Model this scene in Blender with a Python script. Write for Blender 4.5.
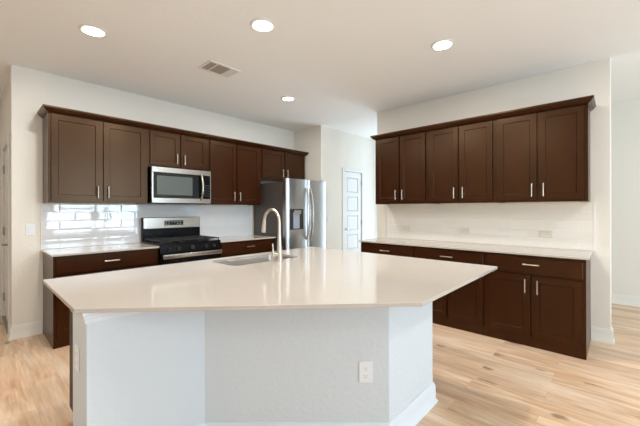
import bpy, bmesh, math, random
from mathutils import Vector, Matrix
R = math.radians
random.seed(7)
for o in list(bpy.data.objects): bpy.data.objects.remove(o)
scene = bpy.context.scene
C = scene.collection

# ------------------------------------------------------------------ camera
cam_data = bpy.data.cameras.new('camera')
cam = bpy.data.objects.new('camera', cam_data); C.objects.link(cam)
cam_data.sensor_width = 36.0
cam_data.lens = 323.8 / 640 * 36
cam_data.shift_y = -3.5 / 640
cam_data.clip_start = 0.02
cam.matrix_world = (Matrix.Translation((0, 0, 1.305)) @ Matrix.Rotation(R(42.583 - 90), 4, 'Z')
                    @ Matrix.Rotation(R(90), 4, 'X') @ Matrix.Rotation(R(-0.106), 4, 'Z'))
scene.camera = cam

# ------------------------------------------------------------------ light
EXPOSURE = -0.84
WINDOW_POWER = 1.0
LAMP_POWER = 1.0
scene.view_settings.view_transform = 'Standard'
scene.view_settings.look = 'None'
scene.view_settings.gamma = 1.0
scene.view_settings.use_curve_mapping = False
scene.view_settings.exposure = EXPOSURE
world = bpy.data.worlds.new('daylight'); scene.world = world
world.use_nodes = True
wn = world.node_tree.nodes; wl = world.node_tree.links
bg = wn['Background']
bg.inputs['Color'].default_value = (0.80, 0.90, 1.0, 1); bg.inputs['Strength'].default_value = 2.5


def area(name, loc, rot, sx, sy, power, color):
    l = bpy.data.lights.new(name, 'AREA'); l.shape = 'RECTANGLE'; l.size = sx; l.size_y = sy
    l.energy = power; l.color = color
    o = bpy.data.objects.new(name, l); C.objects.link(o); o.location = loc; o.rotation_euler = rot
    return o


HC = 2.775
DAY = (0.63, 0.83, 1.0)
# daylight outside each window (rear wall faces the kitchen, +y)
REAR_WINDOWS = [(-1.6, -0.5), (1.65, 2.8), (2.95, 4.15)]  # leftmost is an unseen addition, lights the room from the left
WZ0, WZ1 = 0.30, 2.66
UPTILT = R(22)      # panels tilted up to brighten the ceiling, standing in for ground bounce
for (a, b), pw in zip(REAR_WINDOWS, (45, 280, 300)):
    area('daylight_panel', ((a + b) / 2, -4.75, (WZ0 + WZ1) / 2 - .1), (R(90) + UPTILT, 0, 0), b - a + .5, WZ1 - WZ0 + .3, pw * WINDOW_POWER, DAY)
ADDED_WEST_WINDOWS = [(-3.2, -2.0)]  # unseen window added to light the island from the left
for a, b in ADDED_WEST_WINDOWS:
    area('daylight_panel', (-3.6, (a + b) / 2, (WZ0 + WZ1) / 2), (R(90) + UPTILT, 0, R(-90)), b - a + .4, WZ1 - WZ0 + .3, 90 * WINDOW_POWER, DAY)
# room behind the right cabinet wall
FAR_WINDOWS = [(2.45, 3.5)]
for a, b in FAR_WINDOWS:
    area('daylight_panel', (6.5, (a + b) / 2, (WZ0 + WZ1) / 2), (R(90) + UPTILT, 0, R(90)), b - a + .4, WZ1 - WZ0 + .3, 110 * WINDOW_POWER, DAY)

# ------------------------------------------------------------------ materials
MATS = {}


def srgb(r, g, b):
    f = lambda c: (c / 255 / 12.92) if c / 255 <= 0.04045 else ((c / 255 + 0.055) / 1.055) ** 2.4
    return (f(r), f(g), f(b), 1)


def mat(name, color, rough=0.5, metal=0.0, spec=0.5, coat=0.0, emit=None, estr=0.0, bump=0.0, bscale=60.0, noise=0.0, nscale=(8, 8, 8), aniso=False):
    m = bpy.data.materials.new(name); m.use_nodes = True
    nt = m.node_tree; n = nt.nodes; l = nt.links
    b = n['Principled BSDF']
    b.inputs['Base Color'].default_value = color
    b.inputs['Roughness'].default_value = rough
    b.inputs['Metallic'].default_value = metal
    b.inputs['Specular IOR Level'].default_value = spec
    b.inputs['Coat Weight'].default_value = coat
    b.inputs['Coat Roughness'].default_value = 0.12
    if emit:
        b.inputs['Emission Color'].default_value = emit; b.inputs['Emission Strength'].default_value = estr
    tc = n.new('ShaderNodeTexCoord')
    if noise > 0:
        mp = n.new('ShaderNodeMapping'); mp.inputs['Scale'].default_value = nscale
        l.new(tc.outputs['Object'], mp.inputs['Vector'])
        nz = n.new('ShaderNodeTexNoise'); nz.inputs['Scale'].default_value = 1; nz.inputs['Detail'].default_value = 5
        l.new(mp.outputs['Vector'], nz.inputs['Vector'])
        mx = n.new('ShaderNodeMix'); mx.data_type = 'RGBA'
        mx.inputs[6].default_value = tuple(c * (1 - noise) for c in color[:3]) + (1,)
        mx.inputs[7].default_value = tuple(min(1, c * (1 + noise)) for c in color[:3]) + (1,)
        rp = n.new('ShaderNodeMapRange'); rp.inputs['From Min'].default_value = .3; rp.inputs['From Max'].default_value = .7
        l.new(nz.outputs['Fac'], rp.inputs['Value']); l.new(rp.outputs['Result'], mx.inputs['Factor'])
        l.new(mx.outputs[2], b.inputs['Base Color'])
    if bump > 0:
        nz2 = n.new('ShaderNodeTexNoise'); nz2.inputs['Scale'].default_value = bscale; nz2.inputs['Detail'].default_value = 3
        l.new(tc.outputs['Object'], nz2.inputs['Vector'])
        bp = n.new('ShaderNodeBump'); bp.inputs['Strength'].default_value = bump; bp.inputs['Distance'].default_value = .004
        l.new(nz2.outputs['Fac'], bp.inputs['Height']); l.new(bp.outputs['Normal'], b.inputs['Normal'])
    MATS[name] = m
    return m


M_WALL = mat('wall_paint', srgb(233, 228, 218), .85, bump=.25, bscale=55)
M_CEIL = mat('ceiling_paint', srgb(248, 248, 246), .9, bump=.25, bscale=45)
M_ISLAND = mat('island_plaster', srgb(208, 215, 220), .8, bump=.5, bscale=38)
M_TRIM = mat('white_trim_paint', srgb(235, 234, 230), .4)
M_BASE = mat('baseboard_paint', srgb(232, 228, 219), .4)
M_ITRIM = mat('island_trim_paint', srgb(218, 224, 230), .45)
M_PLATEC = mat('almond_plate_plastic', srgb(226, 218, 204), .35)
M_DOORP = mat('white_door_paint', srgb(222, 221, 218), .4)
M_WOOD = mat('espresso_stained_wood', srgb(46, 17, 2), .29, spec=.46, coat=.0, noise=.22, nscale=(6, 6, 1.5))
M_WOOD.node_tree.nodes['Principled BSDF'].inputs['Specular Tint'].default_value = (1, .72, .46, 1)
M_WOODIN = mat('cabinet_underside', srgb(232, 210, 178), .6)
M_WOODDK = mat('dark_cabinet_box', srgb(40, 22, 14), .5)
M_QUARTZ = mat('cream_quartz', srgb(190, 182, 173), .09, spec=.5, noise=.015, nscale=(40, 40, 40))
M_STEEL = mat('brushed_stainless', srgb(185, 180, 172), .26, metal=1.0, noise=.06, nscale=(3, 3, 160))
M_STEELV = mat('brushed_stainless_door', srgb(176, 174, 172), .30, metal=1.0, noise=.05, nscale=(120, 120, 2))
M_SINK = mat('satin_stainless_basin', srgb(160, 156, 150), .32, metal=1.0)
M_NICKEL = mat('brushed_nickel', srgb(205, 196, 184), .28, metal=1.0)
M_BLACK = mat('black_enamel', srgb(8, 8, 9), .25, coat=.0, spec=.18)
M_BLACKM = mat('cast_iron', srgb(28, 27, 27), .55)
M_GLASSB = mat('black_oven_glass', srgb(20, 24, 26), .05, spec=.8)
M_GREYP = mat('grey_painted_side', srgb(72, 66, 62), .45)
M_DARKG = mat('dark_grey_plastic', srgb(52, 52, 56), .4)
M_PLATE = mat('white_plate_plastic', srgb(230, 233, 236), .35)
M_SLOT = mat('slot_shadow_plastic', srgb(90, 88, 86), .6)
M_VENT = mat('vent_shade_grey', srgb(185, 177, 168), .7)  # shade between the vent's white slats painted as grey
M_DISPL = mat('display_glass', srgb(28, 30, 32), .15)
M_DIGIT = mat('display_digits', srgb(180, 185, 190), .5)
M_LENS = mat('lamp_lens', (1, 1, 1, 1), .5, emit=(1, .90, .76, 1), estr=9)


def glass():
    m = bpy.data.materials.new('window_glass'); m.use_nodes = True
    nt = m.node_tree; n = nt.nodes; l = nt.links
    for x in list(n): n.remove(x)
    o = n.new('ShaderNodeOutputMaterial'); mx = n.new('ShaderNodeMixShader')
    t = n.new('ShaderNodeBsdfTransparent'); g = n.new('ShaderNodeBsdfGlossy'); g.inputs['Roughness'].default_value = .02
    mx.inputs[0].default_value = .06
    l.new(t.outputs[0], mx.inputs[1]); l.new(g.outputs[0], mx.inputs[2]); l.new(mx.outputs[0], o.inputs[0])
    return m


M_GLASS = glass()


def floor_mat():
    m = bpy.data.materials.new('oak_plank_floor'); m.use_nodes = True
    nt = m.node_tree; n = nt.nodes; l = nt.links; b = n['Principled BSDF']
    tc = n.new('ShaderNodeTexCoord')
    mp = n.new('ShaderNodeMapping'); mp.inputs['Rotation'].default_value = (0, 0, R(90)); mp.inputs['Location'].default_value = (.37, .05, 0)
    l.new(tc.outputs['Object'], mp.inputs['Vector'])
    br = n.new('ShaderNodeTexBrick'); br.offset = .37; br.offset_frequency = 2
    br.inputs['Scale'].default_value = 1; br.inputs['Brick Width'].default_value = 1.22; br.inputs['Row Height'].default_value = .178
    br.inputs['Mortar Size'].default_value = .0012; br.inputs['Mortar Smooth'].default_value = .3; br.inputs['Bias'].default_value = 0
    br.inputs['Color1'].default_value = (0, 0, 0, 1); br.inputs['Color2'].default_value = (1, 1, 1, 1); br.inputs['Mortar'].default_value = (.5, .5, .5, 1)
    l.new(mp.outputs['Vector'], br.inputs['Vector'])
    # per plank offset of the grain
    add = n.new('ShaderNodeVectorMath'); add.operation = 'MULTIPLY_ADD'
    add.inputs[1].default_value = (7, 5, 3)
    l.new(br.outputs['Color'], add.inputs[0]); l.new(tc.outputs['Object'], add.inputs[2])
    g1 = n.new('ShaderNodeMapping'); g1.inputs['Scale'].default_value = (11, 1.3, 1); l.new(add.outputs[0], g1.inputs['Vector'])
    n1 = n.new('ShaderNodeTexNoise'); n1.inputs['Scale'].default_value = 1; n1.inputs['Detail'].default_value = 6; n1.inputs['Roughness'].default_value = .6; n1.inputs['Distortion'].default_value = .6
    l.new(g1.outputs[0], n1.inputs['Vector'])
    g2 = n.new('ShaderNodeMapping'); g2.inputs['Scale'].default_value = (60, 4, 1); l.new(add.outputs[0], g2.inputs['Vector'])
    n2 = n.new('ShaderNodeTexNoise'); n2.inputs['Scale'].default_value = 1; n2.inputs['Detail'].default_value = 4
    l.new(g2.outputs[0], n2.inputs['Vector'])
    cr = n.new('ShaderNodeValToRGB')
    e = cr.color_ramp.elements
    e[0].position = .28; e[0].color = srgb(206, 162, 126)
    e[1].position = .66; e[1].color = srgb(247, 224, 198)
    x = e.new(.48); x.color = srgb(234, 201, 168)
    l.new(n1.outputs['Fac'], cr.inputs['Fac'])
    # plank to plank tone
    mx = n.new('ShaderNodeMix'); mx.data_type = 'RGBA'; mx.blend_type = 'MULTIPLY'; mx.inputs['Factor'].default_value = 1
    cr2 = n.new('ShaderNodeValToRGB'); e2 = cr2.color_ramp.elements
    e2[0].color = (.84, .81, .79, 1); e2[1].color = (1.05, 1.04, 1.03, 1)
    l.new(br.outputs['Color'], cr2.inputs['Fac'])
    l.new(cr.outputs['Color'], mx.inputs[6]); l.new(cr2.outputs['Color'], mx.inputs[7])
    mx2 = n.new('ShaderNodeMix'); mx2.data_type = 'RGBA'; mx2.blend_type = 'MULTIPLY'; mx2.inputs['Factor'].default_value = .35
    l.new(mx.outputs[2], mx2.inputs[6]); l.new(n2.outputs['Color'], mx2.inputs[7])
    mr = n.new('ShaderNodeMapRange'); mr.inputs['From Min'].default_value = .3; mr.inputs['From Max'].default_value = .7; mr.inputs['To Min'].default_value = .45; mr.inputs['To Max'].default_value = 1.05
    l.new(n2.outputs['Fac'], mr.inputs['Value']); l.new(mr.outputs['Result'], mx2.inputs[7])
    # knots
    g3 = n.new('ShaderNodeMapping'); g3.inputs['Scale'].default_value = (2.6, 1.3, 1); l.new(add.outputs[0], g3.inputs['Vector'])
    vo = n.new('ShaderNodeTexVoronoi'); vo.inputs['Scale'].default_value = 1.0; vo.voronoi_dimensions = '2D'; l.new(g3.outputs[0], vo.inputs['Vector'])
    kn = n.new('ShaderNodeMapRange'); kn.inputs['From Min'].default_value = .03; kn.inputs['From Max'].default_value = .10; kn.inputs['To Min'].default_value = .7; kn.inputs['To Max'].default_value = 0
    n3 = n.new('ShaderNodeTexNoise'); n3.inputs['Scale'].default_value = 14; l.new(add.outputs[0], n3.inputs['Vector'])
    ad = n.new('ShaderNodeMath'); ad.operation = 'MULTIPLY_ADD'; ad.inputs[1].default_value = .16; ad.inputs[2].default_value = -.07
    l.new(n3.outputs['Fac'], ad.inputs[0])
    ad2 = n.new('ShaderNodeMath'); ad2.operation = 'ADD'; l.new(vo.outputs['Distance'], ad2.inputs[0]); l.new(ad.outputs[0], ad2.inputs[1])
    l.new(ad2.outputs[0], kn.inputs['Value'])
    mx3 = n.new('ShaderNodeMix'); mx3.data_type = 'RGBA'; mx3.inputs[7].default_value = srgb(120, 86, 60)
    l.new(kn.outputs['Result'], mx3.inputs['Factor']); l.new(mx2.outputs[2], mx3.inputs[6])
    # joints
    mx4 = n.new('ShaderNodeMix'); mx4.data_type = 'RGBA'; mx4.inputs[7].default_value = srgb(140, 104, 74)
    jm = n.new('ShaderNodeMath'); jm.operation = 'MULTIPLY'; jm.inputs[1].default_value = .3; l.new(br.outputs['Fac'], jm.inputs[0])
    l.new(jm.outputs[0], mx4.inputs['Factor']); l.new(mx3.outputs[2], mx4.inputs[6])
    l.new(mx4.outputs[2], b.inputs['Base Color'])
    b.inputs['Roughness'].default_value = .36; b.inputs['Specular IOR Level'].default_value = .45
    bp = n.new('ShaderNodeBump'); bp.inputs['Strength'].default_value = .25; bp.inputs['Distance'].default_value = .002
    l.new(n2.outputs['Fac'], bp.inputs['Height']); l.new(bp.outputs['Normal'], b.inputs['Normal'])
    return m


def tile_mat(name, color, z0):
    """glossy 4x12 tiles; object coordinates: x along the wall, z up"""
    m = bpy.data.materials.new(name); m.use_nodes = True
    nt = m.node_tree; n = nt.nodes; l = nt.links; b = n['Principled BSDF']
    tc = n.new('ShaderNodeTexCoord'); sp = n.new('ShaderNodeSeparateXYZ'); cb = n.new('ShaderNodeCombineXYZ')
    l.new(tc.outputs['Object'], sp.inputs[0]); l.new(sp.outputs['X'], cb.inputs['X'])
    sb = n.new('ShaderNodeMath'); sb.operation = 'SUBTRACT'; sb.inputs[1].default_value = z0
    l.new(sp.outputs['Z'], sb.inputs[0]); l.new(sb.outputs[0], cb.inputs['Y'])
    br = n.new('ShaderNodeTexBrick'); br.offset = .5
    br.inputs['Scale'].default_value = 1; br.inputs['Brick Width'].default_value = .305; br.inputs['Row Height'].default_value = .0985
    br.inputs['Mortar Size'].default_value = .0022; br.inputs['Mortar Smooth'].default_value = .6
    br.inputs['Color1'].default_value = color; br.inputs['Color2'].default_value = tuple(c * .985 for c in color[:3]) + (1,)
    br.inputs['Mortar'].default_value = tuple(min(1, c * 1.03) for c in color[:3]) + (1,)
    l.new(cb.outputs[0], br.inputs['Vector']); l.new(br.outputs['Color'], b.inputs['Base Color'])
    inv = n.new('ShaderNodeMath'); inv.operation = 'SUBTRACT'; inv.inputs[0].default_value = 1; l.new(br.outputs['Fac'], inv.inputs[1])
    nz = n.new('ShaderNodeTexNoise'); nz.inputs['Scale'].default_value = 9; nz.inputs['Detail'].default_value = 1; l.new(tc.outputs['Object'], nz.inputs['Vector'])
    ma = n.new('ShaderNodeMath'); ma.operation = 'MULTIPLY_ADD'; ma.inputs[1].default_value = .35; l.new(nz.outputs['Fac'], ma.inputs[0]); l.new(inv.outputs[0], ma.inputs[2])
    bp = n.new('ShaderNodeBump'); bp.inputs['Strength'].default_value = .5; bp.inputs['Distance'].default_value = .0012
    l.new(ma.outputs[0], bp.inputs['Height'])
    # pillowed faces
    b2 = n.new('ShaderNodeTexBrick'); b2.offset = .5
    b2.inputs['Scale'].default_value = 1; b2.inputs['Brick Width'].default_value = .305; b2.inputs['Row Height'].default_value = .0985
    b2.inputs['Mortar Size'].default_value = .02; b2.inputs['Mortar Smooth'].default_value = 1
    b2.inputs['Color1'].default_value = (0, 0, 0, 1); b2.inputs['Color2'].default_value = (1, 1, 1, 1); b2.inputs['Mortar'].default_value = (.5, .5, .5, 1)
    l.new(cb.outputs[0], b2.inputs['Vector'])
    i2 = n.new('ShaderNodeMath'); i2.operation = 'SUBTRACT'; i2.inputs[0].default_value = 1; l.new(b2.outputs['Fac'], i2.inputs[1])
    bp2 = n.new('ShaderNodeBump'); bp2.inputs['Strength'].default_value = .35; bp2.inputs['Distance'].default_value = .0012
    l.new(i2.outputs[0], bp2.inputs['Height']); l.new(bp.outputs['Normal'], bp2.inputs['Normal'])
    # every tile sits at its own slight tilt
    b3 = n.new('ShaderNodeTexBrick'); b3.offset = .5
    b3.inputs['Scale'].default_value = 1; b3.inputs['Brick Width'].default_value = .305; b3.inputs['Row Height'].default_value = .0985
    b3.inputs['Mortar Size'].default_value = 0
    b3.inputs['Color1'].default_value = (0, 0, 0, 1); b3.inputs['Color2'].default_value = (1, 1, 1, 1)
    l.new(cb.outputs[0], b3.inputs['Vector'])
    wn_ = n.new('ShaderNodeTexWhiteNoise'); wn_.noise_dimensions = '3D'; l.new(b3.outputs['Color'], wn_.inputs['Vector'])
    v1 = n.new('ShaderNodeVectorMath'); v1.operation = 'SUBTRACT'; v1.inputs[1].default_value = (.5, .5, .5); l.new(wn_.outputs['Color'], v1.inputs[0])
    v2 = n.new('ShaderNodeVectorMath'); v2.operation = 'SCALE'; v2.inputs['Scale'].default_value = .022; l.new(v1.outputs[0], v2.inputs[0])
    v3 = n.new('ShaderNodeVectorMath'); v3.operation = 'ADD'; l.new(bp2.outputs['Normal'], v3.inputs[0]); l.new(v2.outputs[0], v3.inputs[1])
    v4 = n.new('ShaderNodeVectorMath'); v4.operation = 'NORMALIZE'; l.new(v3.outputs[0], v4.inputs[0])
    l.new(v4.outputs[0], b.inputs['Normal'])
    rr = n.new('ShaderNodeMath'); rr.operation = 'MULTIPLY_ADD'; rr.inputs[1].default_value = .5; rr.inputs[2].default_value = .035
    l.new(br.outputs['Fac'], rr.inputs[0]); l.new(rr.outputs[0], b.inputs['Roughness'])
    b.inputs['Specular IOR Level'].default_value = .95
    return m


M_FLOOR = floor_mat()
M_TILE_L = tile_mat('glossy_grey_white_tile', srgb(228, 231, 234), .888)
M_TILE_R = tile_mat('glossy_cream_tile', srgb(238, 234, 226), .888)


# ------------------------------------------------------------------ mesh helpers
class MB:
    def __init__(s): s.bm = bmesh.new()

    def box(s, x0, x1, y0, y1, z0, z1, bev=0.0, seg=1):
        b = bmesh.new()
        bmesh.ops.create_cube(b, size=1)
        for v in b.verts:
            v.co = Vector(((x0 + x1) / 2 + v.co.x * (x1 - x0), (y0 + y1) / 2 + v.co.y * (y1 - y0), (z0 + z1) / 2 + v.co.z * (z1 - z0)))
        if bev > 0: bmesh.ops.bevel(b, geom=b.edges[:], offset=bev, segments=seg, profile=.6, affect='EDGES')
        s.merge(b); return s

    def merge(s, b, mtx=None):
        if mtx is not None: bmesh.ops.transform(b, matrix=mtx, verts=b.verts)
        bmesh.ops.recalc_face_normals(b, faces=b.faces)
        me = bpy.data.meshes.new('tmp'); b.to_mesh(me); b.free(); s.bm.from_mesh(me); bpy.data.meshes.remove(me)

    def prism(s, pts, z0, z1, bev=0.0, mtx=None):
        b = bmesh.new()
        lo = [b.verts.new((p[0], p[1], z0)) for p in pts]; hi = [b.verts.new((p[0], p[1], z1)) for p in pts]
        n = len(pts); b.faces.new(lo[::-1]); b.faces.new(hi)
        for i in range(n): b.faces.new((lo[i], lo[(i + 1) % n], hi[(i + 1) % n], hi[i]))
        if bev: bmesh.ops.bevel(b, geom=b.edges[:], offset=bev, segments=2, affect='EDGES')
        s.merge(b, mtx); return s

    def cyl(s, p0, p1, r0, r1=None, seg=20, cap=True):
        r1 = r0 if r1 is None else r1
        p0 = Vector(p0); p1 = Vector(p1); d = p1 - p0
        b = bmesh.new()
        bmesh.ops.create_cone(b, cap_ends=cap, segments=seg, radius1=r0, radius2=r1, depth=d.length)
        q = d.to_track_quat('Z', 'Y').to_matrix().to_4x4()
        s.merge(b, Matrix.Translation((p0 + p1) / 2) @ q); return s

    def tube(s, pts, rad, seg=14):
        """tube through pts; rad float or list; capped"""
        pts = [Vector(p) for p in pts]; n = len(pts)
        rad = [rad] * n if not isinstance(rad, (list, tuple)) else rad
        b = bmesh.new(); rings = []
        up = None
        for i, p in enumerate(pts):
            t = (pts[min(i + 1, n - 1)] - pts[max(i - 1, 0)]).normalized()
            if up is None:
                up = Vector((0, 0, 1)) if abs(t.z) < .9 else Vector((1, 0, 0))
            a = (up - t * up.dot(t)).normalized(); up = a; c = t.cross(a)
            rings.append([b.verts.new(p + (a * math.cos(2 * math.pi * k / seg) + c * math.sin(2 * math.pi * k / seg)) * rad[i]) for k in range(seg)])
        for i in range(n - 1):
            for k in range(seg): b.faces.new((rings[i][k], rings[i][(k + 1) % seg], rings[i + 1][(k + 1) % seg], rings[i + 1][k]))
        b.faces.new(rings[0]); b.faces.new(rings[-1])
        s.merge(b); return s

    def lathe(s, prof, loc=(0, 0, 0), seg=40, mtx=None):
        b = bmesh.new(); rings = []
        for r, z in prof:
            if r < 1e-6: rings.append([b.verts.new((0, 0, z))])
            else: rings.append([b.verts.new((r * math.cos(2 * math.pi * k / seg), r * math.sin(2 * math.pi * k / seg), z)) for k in range(seg)])
        for A, B in zip(rings, rings[1:]):
            for k in range(seg):
                if len(A) == 1: b.faces.new((A[0], B[k], B[(k + 1) % seg]))
                elif len(B) == 1: b.faces.new((A[k], A[(k + 1) % seg], B[0]))
                else: b.faces.new((A[k], A[(k + 1) % seg], B[(k + 1) % seg], B[k]))
        s.merge(b, Matrix.Translation(loc) @ (mtx or Matrix.Identity(4))); return s

    def sweep(s, path, prof, closed_ends=True):
        """profile (out, z) swept along an xy polyline with mitred corners; out is to the right of travel"""
        b = bmesh.new(); n = len(path); P = [Vector((p[0], p[1])) for p in path]; rings = []
        for i in range(n):
            d0 = (P[i] - P[i - 1]).normalized() if i > 0 else None
            d1 = (P[i + 1] - P[i]).normalized() if i < n - 1 else None
            if d0 is None: d0 = d1
            if d1 is None: d1 = d0
            n0 = Vector((d0.y, -d0.x)); n1 = Vector((d1.y, -d1.x)); m = (n0 + n1).normalized(); k = 1 / max(.2, m.dot(n0))
            rings.append([b.verts.new((P[i].x + m.x * k * o, P[i].y + m.y * k * o, z)) for o, z in prof])
        q = len(prof)
        for i in range(n - 1):
            for j in range(q): b.faces.new((rings[i][j], rings[i][(j + 1) % q], rings[i + 1][(j + 1) % q], rings[i + 1][j]))
        b.faces.new(rings[0]); b.faces.new(rings[-1])
        s.merge(b); return s

    def build(s, name, m, parent=None, loc=None, smooth=None):
        me = bpy.data.meshes.new(name); s.bm.to_mesh(me); s.bm.free()
        me.materials.append(m)
        if smooth:
            for p in me.polygons: p.use_smooth = True
            try: me.set_sharp_from_angle(angle=R(smooth))
            except Exception: pass
        o = bpy.data.objects.new(name, me); C.objects.link(o)
        if parent: o.parent = parent
        if loc: o.location = loc
        return o


def tag(o, label=None, cat=None, group=None, kind=None):
    if label: o['label'] = label
    if cat: o['category'] = cat
    if group: o['group'] = group
    if kind: o['kind'] = kind
    return o


def empty(name, label, cat, loc=(0, 0, 0), rz=0, group=None):
    o = bpy.data.objects.new(name, None); C.objects.link(o); o.empty_display_size = .1
    o.location = loc; o.rotation_euler = (0, 0, rz)
    return tag(o, label, cat, group)


def struct(name, mb, m, smooth=None):
    o = mb.build(name, m, smooth=smooth); o['kind'] = 'structure'; return o


# ------------------------------------------------------------------ room shell
YL, XL0, XRET = 4.502, 0.30, 4.173      # range wall plane, its free left end, the return beside the fridge
YB = 3.805                               # hall wall with the pantry door
XR, YR0, YR1 = 4.219, 0.047, 2.695       # right cabinet wall
T = .12


def wall(axis, t0, t1, s0, s1, openings=(), z1=HC):
    """axis 'x': wall runs along x between s0..s1 and is t0..t1 thick in y"""
    mb = MB()

    def seg(a, b, za, zb):
        if b - a < 1e-4 or zb - za < 1e-4: return
        if axis == 'x': mb.box(a, b, t0, t1, za, zb)
        else: mb.box(t0, t1, a, b, za, zb)
    cur = s0
    for a, b, za, zb in sorted(openings):
        seg(cur, a, 0, z1); seg(a, b, 0, za); seg(a, b, zb, z1); cur = b
    seg(cur, s1, 0, z1)
    return mb


struct('floor', MB().box(-3.12, 6.17, -4.12, 6.72, -.1, 0), M_FLOOR)
struct('ceiling', MB().box(-3.12, 6.17, -4.12, 6.72, HC, HC + .1), M_CEIL)
struct('wall_left', wall('x', YL, YL + T, XL0, XRET + T), M_WALL)
ED0, ED1, EDH = 4.74, 5.52, 2.03
struct('wall_entry', wall('y', XL0, XL0 + T, YL + T, 6.6, [(ED0, ED1, 0, EDH)]), M_WALL)
struct('wall_return', wall('y', XRET, XRET + T, YB, YL), M_WALL)
HD0, HD1, HDH = 4.815, 5.385, 2.035
struct('wall_back', wall('x', YB, YB + T, XRET + T, 6.05, [(HD0, HD1, 0, HDH)]), M_WALL)
struct('wall_right', MB().box(XR, XR + T, YR0, YR1, 0, HC, .008, 2), M_WALL)
struct('wall_far', wall('y', 6.05, 6.17, -4.0, YB + T, [(a, b, WZ0, WZ1) for a, b in FAR_WINDOWS]), M_WALL)
struct('wall_rear', wall('x', -4.12, -4.0, -3.12, 6.17, [(a, b, WZ0, WZ1) for a, b in REAR_WINDOWS]), M_WALL)
struct('wall_west', wall('y', -3.12, -3.0, -4.0, 6.72, [(a, b, WZ0, WZ1) for a, b in ADDED_WEST_WINDOWS]), M_WALL)
struct('wall_north', wall('x', 6.6, 6.72, -3.0, .42), M_WALL)

# windows: frame, muntins, glass (west and leftmost rear ones added for light)
wi = 0
for axis, t, spans in (('x', -4.06, REAR_WINDOWS), ('y', -3.06, ADDED_WEST_WINDOWS), ('y', 6.11, FAR_WINDOWS)):
    for a, b in spans:
        wi += 1
        f = MB(); g = MB()

        def bb(mb, s0, s1, z0, z1, d):
            if axis == 'x': mb.box(s0, s1, t - d, t + d, z0, z1)
            else: mb.box(t - d, t + d, s0, s1, z0, z1)
        w = .045
        bb(f, a, a + w, WZ0, WZ1, .03); bb(f, b - w, b, WZ0, WZ1, .03)
        bb(f, a + w, b - w, WZ0, WZ0 + w, .03); bb(f, a + w, b - w, WZ1 - w, WZ1, .03)
        zm = (WZ0 + WZ1) / 2
        bb(f, a + w, b - w, zm - .025, zm + .025, .03)
        bb(g, a + w, b - w, WZ0 + w, zm - .025, .003); bb(g, a + w, b - w, zm + .025, WZ1 - w, .003)
        fo = struct('window_%d' % wi, f, M_TRIM)
        gp = g.build('pane', M_GLASS, fo)


# baseboards: path travels with the room on its right
BBP = [(0, 0), (.026, 0), (.026, .012), (.015, .026), (.015, .105), (.010, .122), (.006, .135), (0, .135)]
BBW = 0.0


def baseboard(name, path): return struct(name, MB().sweep(path, BBP), M_BASE, smooth=40)


baseboard('baseboard_left', [(XL0, ED0 - .075), (XL0, YL), (.537, YL)])
baseboard('baseboard_entry', [(XL0, 6.6), (XL0, ED1 + .075)])
baseboard('baseboard_back', [(XRET + .001, YB), (HD0 - .065, YB)])
baseboard('baseboard_hall', [(HD1 + .065, YB), (6.05, YB), (6.05, -3.9)])
baseboard('baseboard_right', [(XR + .12, YR1), (XR, YR1), (XR, 2.57)])
baseboard('baseboard_end', [(XR, .197), (XR, YR0), (XR + .12, YR0)])


# doors of the house
def casing(axis, face, out, s0, s1, h, w=.06, d=.014):
    """flat casing round an opening on a wall face; out = -1/+1 direction"""
    mb = MB()

    def bb(a, b, z0, z1):
        lo, hi = sorted((face, face + out * d))
        if axis == 'x': mb.box(a, b, lo, hi, z0, z1, .003)
        else: mb.box(lo, hi, a, b, z0, z1, .003)
    bb(s0 - w, s0, 0, h + w); bb(s1, s1 + w, 0, h + w); bb(s0, s1, h, h + w)
    return mb


def panel_face(w, h, th, panels, depth=.007, slope=.012, field=False):
    """slab in xz, front at y=-th; recessed rectangular panels given as (x0,x1,z0,z1)"""
    b = bmesh.new()
    xs = sorted({0, w} | {p[0] for p in panels} | {p[1] for p in panels}); zs = sorted({0, h} | {p[2] for p in panels} | {p[3] for p in panels})
    grid = {(i, j): b.verts.new((x, -th, z)) for i, x in enumerate(xs) for j, z in enumerate(zs)}
    rec = []
    for i in range(len(xs) - 1):
        for j in range(len(zs) - 1):
            f = b.faces.new((grid[i, j], grid[i + 1, j], grid[i + 1, j + 1], grid[i, j + 1]))
            cx = (xs[i] + xs[i + 1]) / 2; cz = (zs[j] + zs[j + 1]) / 2
            if any(p[0] < cx < p[1] and p[2] < cz < p[3] for p in panels): rec.append(f)
    # back and sides
    bk = {}
    edge = [(i, 0) for i in range(len(xs))] + [(len(xs) - 1, j) for j in range(1, len(zs))] + [(i, len(zs) - 1) for i in range(len(xs) - 2, -1, -1)] + [(0, j) for j in range(len(zs) - 2, 0, -1)]
    bv = [b.verts.new((grid[e].co.x, 0, grid[e].co.z)) for e in edge]
    for k in range(len(edge)):
        k2 = (k + 1) % len(edge)
        b.faces.new((grid[edge[k]], bv[k], bv[k2], grid[edge[k2]]))
    b.faces.new(bv[::-1])
    bmesh.ops.recalc_face_normals(b, faces=b.faces)
    for f in rec:
        bmesh.ops.inset_individual(b, faces=[f], thickness=slope, depth=-depth)
        if field:
            bmesh.ops.inset_individual(b, faces=[f], thickness=.012, depth=0)
            bmesh.ops.inset_individual(b, faces=[f], thickness=.014, depth=depth * .75)
    return b


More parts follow.
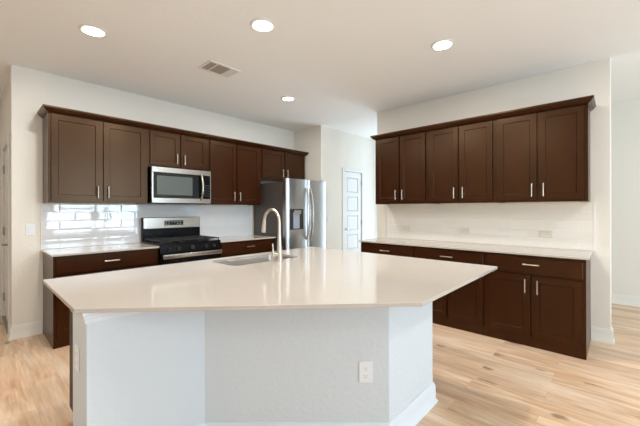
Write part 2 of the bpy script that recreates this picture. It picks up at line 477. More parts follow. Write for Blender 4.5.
hall = struct('door_1', casing('x', YB, -1, HD0, HD1, HDH, .058), M_DOORP)
pw = HD1 - HD0
dw = pw - .006
st = .105
ph = (2.02 - .16 - .11 - 4 * .075) / 5
pan = []
z = .16
for k in range(5): pan.append((st, dw - st, z, z + ph)); z += ph + .075
pb = MB(); bmd = panel_face(dw, 2.02, .035, pan, .018, .006, True); pb.merge(bmd)
ds = pb.build('door_slab', M_DOORP, hall, loc=(HD0 + .003, YB + .045, .01))
kb = MB(); kb.lathe([(0, .055), (.018, .055), (.026, .047), (.026, .037), (.011, .028), (.010, .008), (.028, .006), (.028, 0), (0, 0)], (HD0 + .06, YB + .010, .93), 24, Matrix.Rotation(R(90), 4, 'X'))
kb.build('door_knob', M_STEELV, hall, smooth=40)
for zz in (.25, 1.05, 1.84):
    MB().cyl((HD1 - .004, YB + .002, zz - .045), (HD1 - .004, YB + .002, zz + .045), .007, seg=12).build('hinge', M_SINK, hall)

ent = struct('door_2', casing('y', XL0, -1, ED0, ED1, EDH, .07, .016), M_DOORP)
eb = MB(); eb.merge(panel_face(ED1 - ED0 - .01, 2.01, .04, [(.12, .65, .25, .95), (.12, .65, 1.1, 1.88)], .012, .008, True), Matrix.Rotation(R(-90), 4, 'Z'))
eb.build('door_slab', M_DOORP, ent, loc=(XL0 + .05, ED1 - .005, .012))
MB().box(XL0 - .02, XL0 + .1, ED0 + .002, ED1 - .002, .001, .014, .004).build('threshold', M_SINK, ent)
lv = MB(); ly = ED0 + .12
lv.cyl((XL0 + .012, ly, .93), (XL0 + .002, ly, .93), .03); lv.cyl((XL0 + .006, ly, .93), (XL0 - .045, ly, .93), .01)
lv.tube([(XL0 - .045, ly - .01, .93), (XL0 - .047, ly + .05, .93), (XL0 - .043, ly + .115, .928)], [.009, .008, .007])
lv.build('door_lever', M_SINK, ent, smooth=40)
MB().cyl((XL0 + .012, ly, 1.07), (XL0 - .008, ly, 1.07), .026, .022).build('deadbolt', M_SINK, ent, smooth=40)
for zz in (.25, 1.05, 1.8):
    MB().cyl((XL0 - .004, ED1 - .002, zz - .05), (XL0 - .004, ED1 - .002, zz + .05), .008, seg=12).build('hinge', M_SINK, ent)


# ------------------------------------------------------------------ cabinets
# local frame: x along the run, back at y=0, front towards -y
FT = .019       # door thickness


def handle(parent, x, z, yf, vertical=True, L=.13):
    mb = MB(); y0 = yf; y1 = yf - .028; r = .0055
    if vertical:
        mb.tube([(x, y1, z - L / 2), (x, y1, z + L / 2)], r, 12)
        for s in (-.38, .38): mb.cyl((x, y0, z + s * L), (x, y1, z + s * L), .0045, seg=10)
    else:
        mb.tube([(x - L / 2, y1, z), (x + L / 2, y1, z)], r, 12)
        for s in (-.38, .38): mb.cyl((x + s * L, y0, z), (x + s * L, y1, z), .0045, seg=10)
    o = mb.build('handle', M_NICKEL, parent, smooth=50)
    return o


def shaker(x0, x1, z0, z1, yf, rail=.056):
    """door with a flat recessed panel; its back lies on y=yf"""
    mb = MB(); w = x1 - x0; h = z1 - z0
    b = panel_face(w, h, FT, [(rail, w - rail, rail, h - rail)] if w > 2.5 * rail and h > 2.5 * rail else [], .008, .006)
    mb.merge(b, Matrix.Translation((x0, yf, z0)))
    return mb


def slab(x0, x1, z0, z1, yf):
    return MB().box(x0, x1, yf - FT, yf, z0, z1, .003)


def pair(t, w, yf, z0, z1, hz_low=True, e=.025, c=.009, rail=.056, single=None):
    mid = w / 2
    for k, (a, b) in enumerate(((e, mid - c), (mid + c, w - e))):
        d = shaker(a, b, z0, z1, yf, rail).build('door', M_WOOD, t)
        hx = (b - .040) if k == 0 else (a + .040)
        handle(d, hx, (z0 + .095) if hz_low else (z1 - .095), yf - FT)


def wall_cabinet(label, loc, rz, w, z0, z1, group, d=.325, dz0=.025, dz1=.022, bottom=True):
    t = empty('wall_cabinet', label, 'cabinet', loc, rz, group)
    mb = MB(); th = .018
    mb.box(0, th, -d, 0, z0, z1); mb.box(w - th, w, -d, 0, z0, z1)
    mb.box(th, w - th, -d, 0, z1 - th, z1); mb.box(th, w - th, -.006, 0, z0 + .02, z1 - th)
    # face frame
    mb.box(th, .038, -d, -d + .019, z0, z1 - th); mb.box(w - .038, w - th, -d, -d + .019, z0, z1 - th)
    mb.box(.038, w - .038, -d, -d + .019, z0, z0 + .038); mb.box(.038, w - .038, -d, -d + .019, z1 - .05, z1 - th)
    mb.box(w / 2 - .02, w / 2 + .02, -d, -d + .019, z0 + .038, z1 - .05)
    mb.build('cabinet_box', M_WOOD, t)
    MB().box(th + .001, w - th - .001, -d + .02, -.001, z0 + .008, z0 + .019).build('bottom_panel', M_WOODIN, t)
    pair(t, w, -d - .0005, z0 + dz0, z1 - dz1)
    return t


def base_cabinet(label, loc, rz, w, group, d=.61, ztop=.868, drawer=True, kick=.10):
    t = empty('base_cabinet', label, 'cabinet', loc, rz, group)
    mb = MB(); th = .018
    mb.box(0, th, -d, 0, .001, ztop); mb.box(w - th, w, -d, 0, .001, ztop)
    mb.box(th, w - th, -d, 0, .10, .118); mb.box(th, w - th, -.006, 0, .118, ztop)
    mb.box(th, w - th, -d, -d + .019, .001, .115)
    mb.box(th, .038, -d, -d + .019, .115, ztop); mb.box(w - .038, w - th, -d, -d + .019, .115, ztop)
    mb.box(.038, w - .038, -d, -d + .019, ztop - .035, ztop); mb.box(.038, w - .038, -d, -d + .019, .66, .70)
    mb.box(w / 2 - .02, w / 2 + .02, -d, -d + .019, .115, .66)
    mb.build('cabinet_box', M_WOOD, t)
    e = .022
    dr = slab(e, w - e, .695, .845, -d - .0005).build('drawer', M_WOOD, t)
    handle(dr, w / 2, .782, -d - .0005 - FT, False, .135)
    pair(t, w, -d - .0005, .106, .672, False)
    return t


RZ = -math.pi / 2
UB, UT = 1.378, 2.292
# left run, uppers
wall_cabinet('tall two-door wall cabinet at the free left end of the range wall', (.54, YL - .0015, 0), 0, .93, UB, UT, 'wall cabinets on the range wall')
wall_cabinet('short two-door wall cabinet right above the microwave', (1.4705, YL - .0015, 0), 0, .782, 1.83, UT, 'wall cabinets on the range wall')
wall_cabinet('tall two-door wall cabinet between the microwave and the refrigerator', (2.253, YL - .0015, 0), 0, .895, UB, UT, 'wall cabinets on the range wall')
wall_cabinet('short two-door wall cabinet above the refrigerator', (3.1485, YL - .0015, 0), 0, .985, 1.795, UT, 'wall cabinets on the range wall')
# right run, uppers
for lab, y, w in (('two-door wall cabinet at the hall end of the right wall', 2.512, .764),
                  ('middle two-door wall cabinet of the three on the right wall', 1.7475, .766),
                  ('two-door wall cabinet at the open right end of the right wall', .981, .781)):
    wall_cabinet(lab, (XR - .0015, y, 0), RZ, w, UB, UT, 'wall cabinets on the right wall')
# base cabinets
base_cabinet('espresso base cabinet with wide drawer left of the gas range', (.54, YL - .0015, 0), 0, .944, 'base cabinets on the range wall')
base_cabinet('espresso base cabinet between the gas range and the refrigerator', (2.262, YL - .0015, 0), 0, .930, 'base cabinets on the range wall')
for lab, y, w in (('base cabinet at the hall end of the right wall', 2.56, .778),
                  ('middle base cabinet on the right wall half hidden by island', 1.7815, .783),
                  ('base cabinet at the open right end of the right wall', .998, .798)):
    base_cabinet(lab, (XR - .0015, y, 0), RZ, w, 'base cabinets on the right wall')

# crown mouldings (continuous, one per run)
CR = [(0, 2.281), (.006, 2.281), (.010, 2.287), (.024, 2.296), (.036, 2.312), (.044, 2.321), (.044, 2.336), (0, 2.336)]
FUL = YL - .325
cm = MB().sweep([(.5395, YL - .0015), (.5395, FUL - .0215), (4.1345, FUL - .0215), (4.1345, YL - .0015)][0:3] + [(4.1345, YL - .0015)], [(o, z) for o, z in CR])
cmo = cm.build('crown_moulding', M_WOOD)
tag(cmo, 'espresso crown moulding along the top of the range wall cabinets', 'moulding')
FUR = XR - .325
cm = MB().sweep([(XR - .0015, 2.5125), (FUR - .0215, 2.5125), (FUR - .0215, .1995), (XR - .0015, .1995)], [(o, z) for o, z in CR])
tag(cm.build('crown_moulding', M_WOOD), 'espresso crown moulding along the top of the right wall cabinets', 'moulding')

# countertops
CT0, CT1 = .8685, .888
tag(MB().box(.522, 1.484, YL - .642, YL - .001, CT0, CT1, .002).build('countertop', M_QUARTZ), 'cream quartz countertop left of the range', 'countertop', 'quartz countertops')
tag(MB().box(2.262, 3.204, YL - .642, YL - .001, CT0, CT1, .002).build('countertop', M_QUARTZ), 'cream quartz countertop between range and refrigerator', 'countertop', 'quartz countertops')
tag(MB().box(XR - .642, XR - .001, .180, 2.578, CT0, CT1, .002).build('countertop', M_QUARTZ), 'long cream quartz countertop on the right wall base cabinets', 'countertop', 'quartz countertops')

# backsplashes (local x along the wall)
bs = empty('tile_backsplash', 'glossy white subway tile backsplash behind the range reflecting windows', 'backsplash', (.522, YL - .001, 0), 0)
mb = MB(); mb.box(.008, .948, -.010, 0, CT1 + .001, UB - .002); mb.box(.948, 1.7305, -.010, 0, CT1 + .001, 1.378); mb.box(1.7305, 2.67, -.010, 0, CT1 + .001, UB - .002)
mb.build('tile_field', M_TILE_L, bs)
for a_, c_ in ((0, .008), (2.67, 2.68)): MB().box(a_, c_, -.012, 0, CT1 + .001, UB - .002).build('edge_trim', M_TRIM, bs)
bs = empty('tile_backsplash', 'cream glossy subway tile backsplash on the right wall with three outlets', 'backsplash', (XR - .001, 2.578, 0), RZ)
MB().box(.075, 2.400, -.010, 0, CT1 + .001, UB - .002).build('tile_field', M_TILE_R, bs)
for a_, c_ in ((.067, .075), (2.400, 2.408)): MB().box(a_, c_, -.012, 0, CT1 + .001, UB - .002).build('edge_trim', M_TRIM, bs)


# ------------------------------------------------------------------ outlets and switches
def plate(name, label, cat, loc, rz, kind, group=None, horiz=False, m=None):
    m = m or M_PLATE
    t = empty(name, label, cat, loc, rz, group)
    w, h = (.115, .073) if horiz else (.073, .115)
    if kind == 'double': w, h = .115, .115
    pb = MB().box(-w / 2, w / 2, -.006, -.0008, -h / 2, h / 2, .0022, 2).build('face_plate', m, t)
    if kind == 'outlet':
        for s in (-.021, .021):
            cx, cz = (s, 0) if horiz else (0, s)
            MB().box(cx - .014, cx + .014, -.0075, -.006, cz - .0135, cz + .0135, .0008).build('socket', m, t)
            sl = MB()
            if horiz:
                sl.box(cx - .003, cx + .003, -.0079, -.0076, .005, .0066); sl.box(cx - .003, cx + .003, -.0079, -.0076, -.0066, -.005)
                sl.cyl((cx + .009, -.0079, 0), (cx + .009, -.0076, 0), .0022, seg=10)
            else:
                sl.box(-.0066, -.005, -.0079, -.0076, cz - .001, cz + .006); sl.box(.005, .0066, -.0079, -.0076, cz - .001, cz + .006)
                sl.cyl((0, -.0079, cz - .008), (0, -.0076, cz - .008), .0024, seg=10)
            sl.build('slot', M_SLOT, t)
    else:
        n = 2 if kind == 'double' else 1
        for k in range(n):
            cx = (k - (n - 1) / 2) * .046
            MB().box(cx - .016, cx + .016, -.0085, -.006, -.033, .033, .001).build('rocker', m, t)
    return t


plate('light_switch', 'white rocker light switch on the wall left of the backsplash', 'switch', (.440, YL, 1.10), 0, 'single')
plate('light_switch', 'small white switch between the refrigerator and the pantry door', 'switch', (4.378, YB, 1.135), 0, 'single')
for lab, y in (('white outlet on the right backsplash nearest the hall', 2.195), ('white outlet on the right backsplash, middle one of three', 1.405), ('white outlet on the right backsplash nearest its open right end', .565)):
    plate('wall_outlet', lab, 'outlet', (XR - .011, y, 1.038), RZ, 'outlet', 'outlets on the right backsplash', True, M_PLATEC)

# ------------------------------------------------------------------ gas range
X0, X1 = 1.489, 2.256; YF = 3.845
rg = empty('gas_range', 'freestanding stainless and black gas range between the base cabinets', 'range', ((X0 + X1) / 2, YL - .03, 0))
hw = (X1 - X0) / 2; yb = -.0; yf = YF - (YL - .03)
MB().box(-hw, hw, yf + .04, -.05, .06, .892, .004).build('body', M_BLACK, rg)
for sx in (-1, 1):
    for yy in (yf + .09, -.10): MB().cyl((sx * (hw - .06), yy, .001), (sx * (hw - .06), yy, .062), .02).build('foot', M_BLACKM, rg)
ck = MB(); ck.box(-hw, hw, yf + .006, -.06, .893, .908, .005, 2)
ck.build('cooktop', M_BLACK, rg)
# control panel slopes back slightly
cp = MB(); cp.prism([(yf + .04, .80), (yf + .004, .80), (yf + .012, .893), (yf + .04, .893)], -hw, hw, 0, Matrix(((0, 0, 1, 0), (1, 0, 0, 0), (0, 1, 0, 0), (0, 0, 0, 1))))
cpo = cp.build('control_panel', M_BLACK, rg)
for kx in (-.28, -.17, 0, .17, .28):
    kk = MB(); kk.cyl((kx, yf + .010, .846), (kx, yf - .004, .845), .024, .022, 24); kk.cyl((kx, yf - .004, .845), (kx, yf - .026, .843), .019, .016, 24)
    kk.box(kx - .003, kx + .003, yf - .029, yf - .012, .826, .862)
    kk.build('knob', M_BLACKM if abs(kx) > .01 else M_DARKG, rg, smooth=40)
# oven door
od = MB().box(-hw + .004, hw - .004, yf - .002, yf + .038, .245, .793, .004, 2).build('oven_door', M_BLACK, rg)
MB().box(-hw + .02, hw - .02, yf - .0045, yf - .0022, .262, .66, .001).build('door_glass', M_GLASSB, od)
hb = MB(); hb.box(-hw + .012, hw - .012, yf - .054, yf - .032, .740, .788, .008, 3)
for sx in (-1, 1): hb.box(sx * (hw - .045) - .014, sx * (hw - .045) + .014, yf - .036, yf - .001, .748, .780, .003)
hb.build('door_handle', M_STEEL, od, smooth=40)
MB().box(-hw + .004, hw - .004, yf - .001, yf + .038, .075, .238, .004, 2).build('drawer', M_STEEL, rg)
# back guard
bgd = MB(); bgd.box(-hw, hw, -.062, -.012, .892, 1.205, .006, 2)
bgo = bgd.build('back_guard', M_BLACK, rg)
MB().box(-hw + .012, hw - .004, -.070, -.0625, 1.062, 1.202, .003).build('stainless_fascia', M_STEEL, bgo)
dp = MB().box(-.115, .135, -.0725, -.0705, 1.098, 1.162, .001).build('display', M_DISPL, bgo)
for r_ in range(2):
    for k in range(6):
        if k in (2, 3) and r_ == 0: continue
        cx = -.095 + k * .038; cz = 1.114 + r_ * .030
        MB().box(cx - .009, cx + .009, -.0732, -.0727, cz - .005, cz + .005).build('touch_key', M_DIGIT, bgo)
# burners and grates
for bx, by, br_ in ((-.25, -.47, .048), (-.25, -.19, .038), (.25, -.47, .042), (.25, -.19, .048), (0, -.33, .04)):
    bb_ = MB(); bb_.lathe([(0, .014), (br_ * .8, .014), (br_, .008), (br_, .004), (br_ * 1.25, .003), (br_ * 1.25, 0), (0, 0)], (bx, by, .908), 24)
    bb_.build('burner', M_BLACKM, rg, smooth=40)
for gx0, gx1 in ((-hw + .012, -.130), (-.126, .126), (.130, hw - .012)):
    g = MB(); y0, y1 = yf + .03, -.085; zt = .942; q = .006
    for xx in (gx0 + q, gx1 - q): g.box(xx - q, xx + q, y0, y1, zt - .012, zt, .002)
    for yy in (y0 + q, (y0 + y1) / 2, y1 - q): g.box(gx0, gx1, yy - q, yy + q, zt - .012, zt, .002)
    cx = (gx0 + gx1) / 2
    g.box(cx - q, cx + q, y0, y1, zt - .010, zt + .002, .002)
    for yy in (y0 + (y1 - y0) * .25, y0 + (y1 - y0) * .75): g.box(gx0, gx1, yy - q, yy + q, zt - .010, zt + .002, .002)
    for xx in (gx0 + q, gx1 - q):
        for yy in (y0 + q, y1 - q, (y0 + y1) / 2): g.box(xx - q, xx + q, yy - q, yy + q, .9085, zt - .010)
    g.build('grate', M_BLACKM, rg)

# ------------------------------------------------------------------ microwave
mx0, mx1 = 1.488, 2.252
mw = empty('microwave', 'over-the-range stainless microwave hung under the short wall cabinet', 'microwave', ((mx0 + mx1) / 2, YL, 1.385))
hw = (mx1 - mx0) / 2; mh = .443
MB().box(-hw, hw, -.375, -.003, 0, mh, .003).build('body', M_BLACK, mw)
yd = -.376
df = MB(); yq = yd - .034
# stainless frame of door
df.box(-hw, hw, yq, yd, mh - .066, mh, .003); df.box(-hw, hw, yq, yd, .004, .066, .003)
df.box(-hw, -hw + .018, yq, yd, .066, mh - .066); df.box(hw - .014, hw, yq, yd, .066, mh - .066)
dfo = df.build('door', M_STEEL, mw)
MB().box(-hw + .018, .205, yq + .003, yd, .066, mh - .066).build('window', M_GLASSB, dfo)
# window mesh screen: inner paler rectangle behind the glass
MB().box(-hw + .06, .12, yq + .0015, yq + .0028, .105, mh - .105).build('screen', mat('screen_grey', srgb(92, 100, 98), .12), dfo)
cpn = MB().box(.205, hw - .014, yq + .002, yd, .066, mh - .066).build('control_panel', M_BLACK, mw)
for r_ in range(5):
    for k in range(3): MB().box(.288 + k * .026, .304 + k * .026, yq + .001, yq + .0018, .10 + r_ * .034, .114 + r_ * .034).build('key', M_DARKG, cpn)
hd = MB(); hx = .235
pts = [(hx, yq - .002, .05), (hx, yq - .028, .075), (hx + .004, yq - .046, .15), (hx + .006, yq - .050, mh / 2), (hx + .004, yq - .046, mh - .15), (hx, yq - .028, mh - .075), (hx, yq - .002, mh - .05)]
hd.tube(pts, [.012, .013, .014, .014, .014, .013, .012], 16)
hd.build('handle', M_STEEL, mw, smooth=50)
MB().box(-hw + .05, hw - .05, -.36, -.05, -.006, -.0005).build('vent_grille', M_DARKG, mw)

# ------------------------------------------------------------------ refrigerator
fx0, fx1 = 3.226, 4.138
fr = empty('refrigerator', 'stainless french-door refrigerator with ice dispenser in the corner', 'refrigerator', ((fx0 + fx1) / 2, YL - .04, 0))
hw = (fx1 - fx0) / 2; fyb = 3.735 - (YL - .04)
MB().box(-hw + .003, hw - .003, fyb, 0, .03, 1.728, .006, 2).build('body', M_GREYP, fr)
for sx in (-1, 1):
    for yy in (fyb + .06, -.06): MB().cyl((sx * (hw - .07), yy, .001), (sx * (hw - .07), yy, .035), .022).build('foot', M_BLACKM, fr)


def fdoor(x0, x1, z0, z1, bulge=.022, cut=None):
    """door with a gently bowed front, rounded outer corners"""
    pts = []; n = 14; yb_ = fyb - .003; yfr = fyb - .088
    for i in range(n + 1):
        u = i / n; x = x0 + (x1 - x0) * u
        e = min(u, 1 - u) * (x1 - x0); rr = .016
        rd = 0 if e >= rr else rr - math.sqrt(max(0, rr * rr - (rr - e) ** 2))
        pts.append((x, yfr - bulge * (1 - (2 * u - 1) ** 2) + rd))
    pts = [(x0, yb_)] + pts + [(x1, yb_)]
    mb = MB(); mb.prism(pts, z0, z1)
    return mb


ld = fdoor(-hw, -.003, .655, 1.776).build('left_door', M_STEELV, fr, smooth=35)
rd = fdoor(.003, hw, .655, 1.776).build('right_door', M_STEELV, fr, smooth=35)
fz = fdoor(-hw, hw, .06, .645).build('freezer_drawer', M_STEELV, fr, smooth=35)
yfr = fyb - .088 - .022
for d_, hx in ((ld, -.040), (rd, .040)):
    h_ = MB(); zs0, zs1 = .83, 1.645; pts = []; rad = []
    for i in range(15):
        u = i / 14; bow = math.sin(math.pi * u) ** .55
        pts.append((hx, yfr + .012 - .068 * bow, zs0 + (zs1 - zs0) * u)); rad.append(.0125)
    h_.tube(pts, rad, 14); h_.build('handle', M_STEEL, d_, smooth=50)
h_ = MB(); pts = []
for i in range(13):
    u = i / 12; pts.append((-.36 + .72 * u, yfr + .014 - .068 * math.sin(math.pi * u) ** .5, .575))
h_.tube(pts, .0125, 14); h_.build('handle', M_STEEL, fz, smooth=50)
# dispenser on the left door
dx0, dx1 = -.395, -.125
dpb = MB(); ydp = fyb - .088 - .020
dpb.box(dx0, dx1, ydp - .006, ydp + .02, 1.00, 1.315, .003)
dpo = dpb.build('dispenser', M_BLACKM, ld)
MB().box(dx0 + .055, dx1 - .085, ydp - .009, ydp - .0065, 1.015, 1.265, .001).build('recess_liner', mat('pale_blue_grey_liner', srgb(150, 156, 172), .35), dpo)
MB().box(dx0 + .07, dx1 - .06, ydp - .022, ydp - .0065, 1.235, 1.295, .003).build('spout', M_STEEL, dpo)
MB().box(dx0 + .01, dx1 - .01, ydp - .026, ydp - .0065, 1.004, 1.014, .002).build('drip_tray', M_DARKG, dpo)
for sx in (-1, 1): MB().box(sx * (hw - .05) - .035, sx * (hw - .05) + .035, fyb - .06, fyb - .004, 1.777, 1.789, .003).build('hinge_cover', M_GREYP, fr)

# ------------------------------------------------------------------ island
isl = empty('kitchen_island', 'kitchen island with white textured half walls and angled front', 'island', (1.3, 1.8, 0))
ox, oy = -1.3, -1.8
P1 = (.345, 1.68); P2 = (.886, 1.68); P3 = (1.565, .925); P4 = (2.131, .925)
XI0, XI1, YI0, YI1 = .303, 2.612, .645, 2.533
def off(p): return (p[0] + ox, p[1] + oy)


hw_pts = [P1, P2, P3, P4, (2.131, 2.45), (2.045, 2.45), (2.045, 1.95), (.345, 1.95)]
mb = MB(); mb.prism([off(p) for p in hw_pts], .0, .8675, 0)
pony = mb.build('half_wall', M_ISLAND, isl)
path = [off((.345, 1.95)), off(P1), off(P2), off(P3), off(P4), off((2.131, 2.45))]
MB().sweep(path, BBP).build('baseboard', M_ITRIM, isl, smooth=40)
TP = [(0, .815), (.006, .815), (.008, .822), (.008, .834), (.012, .838), (.012, .850), (.017, .855), (.017, .8673), (0, .8673)]
MB().sweep(path, TP).build('top_trim', M_ITRIM, isl)
# island cabinets on the kitchen side (face +y)
ib = MB(); cy0, cy1 = 1.951, 2.49; cx0, cx1 = .424, 2.044
th = .018
ib.box(cx0 + ox, cx0 + th + ox, cy0 + oy, cy1 + oy, .095, .8675)
ib.box(cx1 - th + ox, cx1 + ox, cy0 + oy, cy1 + oy, .095, .8675)
ib.box(cx0 + th + ox, cx1 - th + ox, cy0 + oy, cy1 + oy, .095, .113)
ib.box(cx0 + th + ox, cx1 - th + ox, cy0 + oy, cy0 + .01 + oy, .113, .8675)
ib.box(cx0 + th + ox, cx1 - th + ox, cy1 - .019 + oy, cy1 + oy, .113, .16)
ib.box(cx0 + th + ox, cx1 - th + ox, cy1 - .019 + oy, cy1 + oy, .82, .8675)
ib.box(cx0 + .02 + ox, cx1 - .02 + ox, cy0 + oy, cy1 - .07 + oy, .001, .094)
ib.build('cabinet_box', M_WOODDK, isl)
cols = [(.434, .84), (.85, 1.255), (1.265, 1.64), (1.65, 2.034)]
for a, b in cols:
    mb = MB(); bm_ = panel_face(b - a, .70, FT, [(.056, b - a - .056, .056, .644)], .008, .006)
    mb.merge(bm_, Matrix.Translation((b + ox, cy1 + .0005 + oy, .14)) @ Matrix.Rotation(math.pi, 4, 'Z'))
    d_ = mb.build('door', M_WOOD, isl)
    hh = MB(); hx = b - .04 + ox; hy = cy1 + FT + oy
    hh.tube([(hx, hy + .028, .68), (hx, hy + .028, .81)], .0055, 10)
    for zz in (.70, .79): hh.cyl((hx, hy, zz), (hx, hy + .028, zz), .0045, seg=10)
    hh.build('handle', M_NICKEL, d_, smooth=50)

# island countertop with sink cut-out
SX0, SX1, SY0, SY1 = 1.325, 2.005, 2.075, 2.452


def rounded_rect(x0, x1, y0, y1, r, n=6):
    pts = []
    for cx, cy, a0 in ((x1 - r, y1 - r, 0), (x0 + r, y1 - r, 90), (x0 + r, y0 + r, 180), (x1 - r, y0 + r, 270)):
        for i in range(n + 1): pts.append((cx + r * math.cos(R(a0 + 90 * i / n)), cy + r * math.sin(R(a0 + 90 * i / n))))
    return pts


def plate_with_hole(outer, inner, z0, z1):
    b = bmesh.new()
    def loop(pts, z):
        vs = [b.verts.new((p[0], p[1], z)) for p in pts]
        return vs, [b.edges.new((vs[i], vs[(i + 1) % len(vs)])) for i in range(len(vs))]
    for z in (z0, z1):
        vo_, eo = loop(outer, z); vi_, ei = loop(inner, z)
        bmesh.ops.triangle_fill(b, use_beauty=True, use_dissolve=False, edges=eo + ei)
        if z == z0: a_, c_ = vo_, vi_
    for A, B in ((a_, vo_), (c_, vi_)):
        for i in range(len(A)):
            j = (i + 1) % len(A); b.faces.new((A[i], A[j], B[j], B[i]))
    return b


outer = [(XI0, YI1), (XI0, 1.692), (1.379, YI0), (XI1, YI0), (XI1, YI1)]
mb = MB(); b_ = plate_with_hole(outer, rounded_rect(SX0, SX1, SY0, SY1, .07), CT0, CT1)
mb.merge(b_)
ic = mb.build('countertop', M_QUARTZ)
bv = ic.modifiers.new('soft_edge', 'BEVEL'); bv.width = .002; bv.segments = 2; bv.limit_method = 'ANGLE'
tag(ic, 'large five-sided cream quartz island countertop with sink opening', 'countertop', 'quartz countertops')

# sink
sk = MB(); b_ = bmesh.new(); levels = [(-.006, CT0 - .001, .07), (.006, CT0 - .006, .068), (.012, .70, .06), (.045, .672, .05)]
rings = []
for ins, z, r_ in [(-.012, CT0 - .0012, .075), (0.001, CT0 - .0012, .07), (.006, CT0 - .010, .068), (.014, .70, .06), (.05, .674, .05)]:
    rings.append([b_.verts.new((p[0], p[1], z)) for p in rounded_rect(SX0 + ins, SX1 - ins, SY0 + ins, SY1 - ins, r_)])
for A, B in zip(rings, rings[1:]):
    for i in range(len(A)):
        j = (i + 1) % len(A); b_.faces.new((A[i], A[j], B[j], B[i]))
b_.faces.new(rings[-1])
sk.merge(b_, Matrix.Translation((-(SX0 + SX1) / 2, -(SY0 + SY1) / 2, 0)))
sink = empty('kitchen_sink', 'undermount stainless sink set into the island countertop', 'sink', ((SX0 + SX1) / 2, (SY0 + SY1) / 2, 0))
so = sk.build('basin', M_SINK, sink, smooth=50)
sd = so.modifiers.new('sheet', 'SOLIDIFY'); sd.thickness = .0015; sd.offset = 1
MB().lathe([(0, .004), (.03, .004), (.042, .006), (.045, .003), (.045, 0), (0, 0)], (0, .03, .6755), 28).build('drain', M_STEEL, sink, smooth=40)

# faucet
fc = empty('kitchen_faucet', 'brushed nickel gooseneck pull-down faucet on the island behind the sink', 'faucet', (1.712, 2.022, CT1 + .0005))
MB().lathe([(0, .006), (.024, .006), (.027, .003), (.027, 0), (0, 0)]).build('base_flange', M_NICKEL, fc, smooth=40)
nk = MB(); pts = []; rad = []
for z, r_ in ((.004, .025), (.03, .0245), (.08, .0225), (.13, .0185), (.19, .0145), (.25, .0125), (.31, .0122)):
    pts.append((0, 0, z)); rad.append(r_)
ra = .098
for i in range(1, 17):
    a = math.pi * i / 16 * .97; pts.append((0, ra - ra * math.cos(a), .318 + ra * math.sin(a))); rad.append(.0122)
nk.tube(pts, rad, 20); nk.build('neck', M_NICKEL, fc, smooth=60)
ex, ey, ez = pts[-1]
sh = MB(); sh.tube([(0, ey, ez - .001), (0, ey + .002, ez - .02), (0, ey + .008, ez - .06), (0, ey + .012, ez - .105)], [.0135, .0145, .018, .0195], 20)
sh.build('spray_head', M_NICKEL, fc, smooth=60)
hl = MB(); hl.tube([(-.015, 0, .052), (-.058, 0, .054)], [.014, .013], 16)
hl.tube([(-.060, 0, .045), (-.064, .001, .08), (-.068, .002, .145)], [.0095, .0065, .0055], 12)
hl.build('lever', M_NICKEL, fc, smooth=60)

# outlets in the island half walls
d3 = Vector((P3[0] - P2[0], P3[1] - P2[1])); ang = math.atan2(d3.y, d3.x)
o_t = Vector((1.474, 1.0153)); k_ = (o_t - Vector(P2)).dot(d3) / d3.length_squared; q_ = Vector(P2) + d3 * k_
plate('wall_outlet', 'white duplex outlet on the angled front of the island', 'outlet', (q_.x, q_.y, .413), ang, 'outlet')
plate('wall_outlet', 'white outlet on the narrow left end of the island', 'outlet', (.345, 1.845, .62), RZ, 'outlet')

# ------------------------------------------------------------------ ceiling lights and vent
for lab, x, y in (('recessed ceiling light nearest the range wall at far left', .697, 3.163), ('recessed ceiling light above the island, largest in view', 1.59, 2.08),
                  ('recessed ceiling light nearest the right wall cabinets', 2.868, 1.148), ('small far recessed ceiling light towards the refrigerator', 2.871, 3.21)):
    t = empty('recessed_light', lab, 'ceiling light', (x, y, HC), 0, 'recessed ceiling lights')
    MB().lathe([(.070, -.004), (.078, -.009), (.094, -.006), (.097, -.001), (.070, -.001)], seg=40).build('trim_ring', M_TRIM, t, smooth=40)
    MB().lathe([(0, -.0035), (.069, -.0035), (.069, -.001), (0, -.001)], seg=40).build('lens', M_LENS, t)
    l = bpy.data.lights.new('lamp_light', 'AREA'); l.shape = 'DISK'; l.size = .136; l.energy = 31 * LAMP_POWER; l.color = (1, .97, .92)
    lo = bpy.data.objects.new('lamp_light', l); C.objects.link(lo); lo.parent = t; lo.location = (0, 0, -.006)
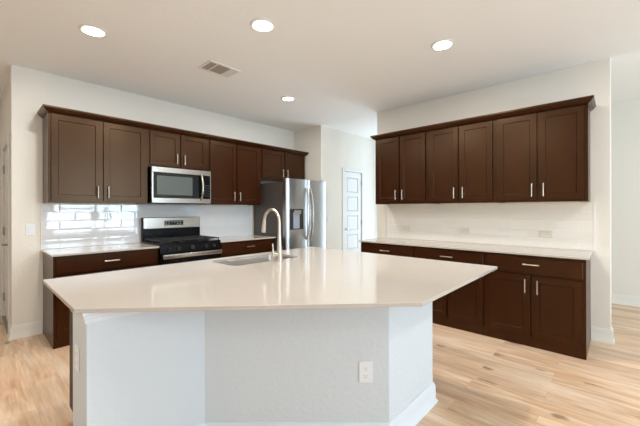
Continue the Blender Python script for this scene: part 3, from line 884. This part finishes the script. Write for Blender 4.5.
for k_, (x, y) in enumerate(((-1.3, 2.1), (.62, 1.13), (2.6, -1.2), (-.9, -1.2), (-1.1, 5.2))):  # unseen lamps added as fill; the second is inferred from a cabinet highlight
    t = empty('recessed_light', 'unseen recessed ceiling light outside the view', 'ceiling light', (x, y, HC), 0, 'unseen ceiling lights')
    MB().lathe([(.070, -.004), (.078, -.009), (.094, -.006), (.097, -.001), (.070, -.001)], seg=40).build('trim_ring', M_TRIM, t, smooth=40)
    MB().lathe([(0, -.0035), (.069, -.0035), (.069, -.001), (0, -.001)], seg=40).build('lens', M_LENS, t)
    l = bpy.data.lights.new('lamp_light', 'AREA'); l.shape = 'DISK'; l.size = .136; l.energy = (44 if x > 2 else 31 if y < 5 else 7) * LAMP_POWER; l.color = (1, .97, .92)
    lo = bpy.data.objects.new('lamp_light', l); C.objects.link(lo); lo.parent = t; lo.location = (0, 0, -.006)
vt = empty('ceiling_vent', 'white rectangular air vent in the ceiling', 'vent', (1.785, 3.065, HC))
a, b = .175, .125
mb = MB(); mb.box(-a, a, -b, -b + .022, -.008, -.0005, .002); mb.box(-a, a, b - .022, b, -.008, -.0005, .002)
mb.box(-a, -a + .022, -b + .022, b - .022, -.008, -.0005, .002); mb.box(a - .022, a, -b + .022, b - .022, -.008, -.0005, .002)
mb.build('frame', M_TRIM, vt)
MB().box(-a + .022, a - .022, -b + .022, b - .022, -.0015, -.0006).build('backing', M_VENT, vt)
for dx_ in (-.075, .080): MB().box(dx_ - .005, dx_ + .005, -b + .022, b - .022, -.008, -.0016).build('divider', M_TRIM, vt)
for k in range(13):
    xx = -a + .034 + k * .0235
    if min(abs(xx + .075), abs(xx - .08)) < .010: continue
    s_ = MB(); bq = bmesh.new(); bmesh.ops.create_cube(bq, size=1)
    # the right third throws its air the other way: white slat faces; shade on the rest painted grey
    ang_, w_ = (R(12), .024) if xx > .08 else (R(55), .008)
    s_.merge(bq, Matrix.Translation((xx, 0, -.0055)) @ Matrix.Rotation(ang_, 4, 'Y') @ Matrix.Diagonal((w_, 2 * b - .046, .0008, 1)))
    s_.build('slat', M_TRIM if xx > .08 else M_VENT, vt)
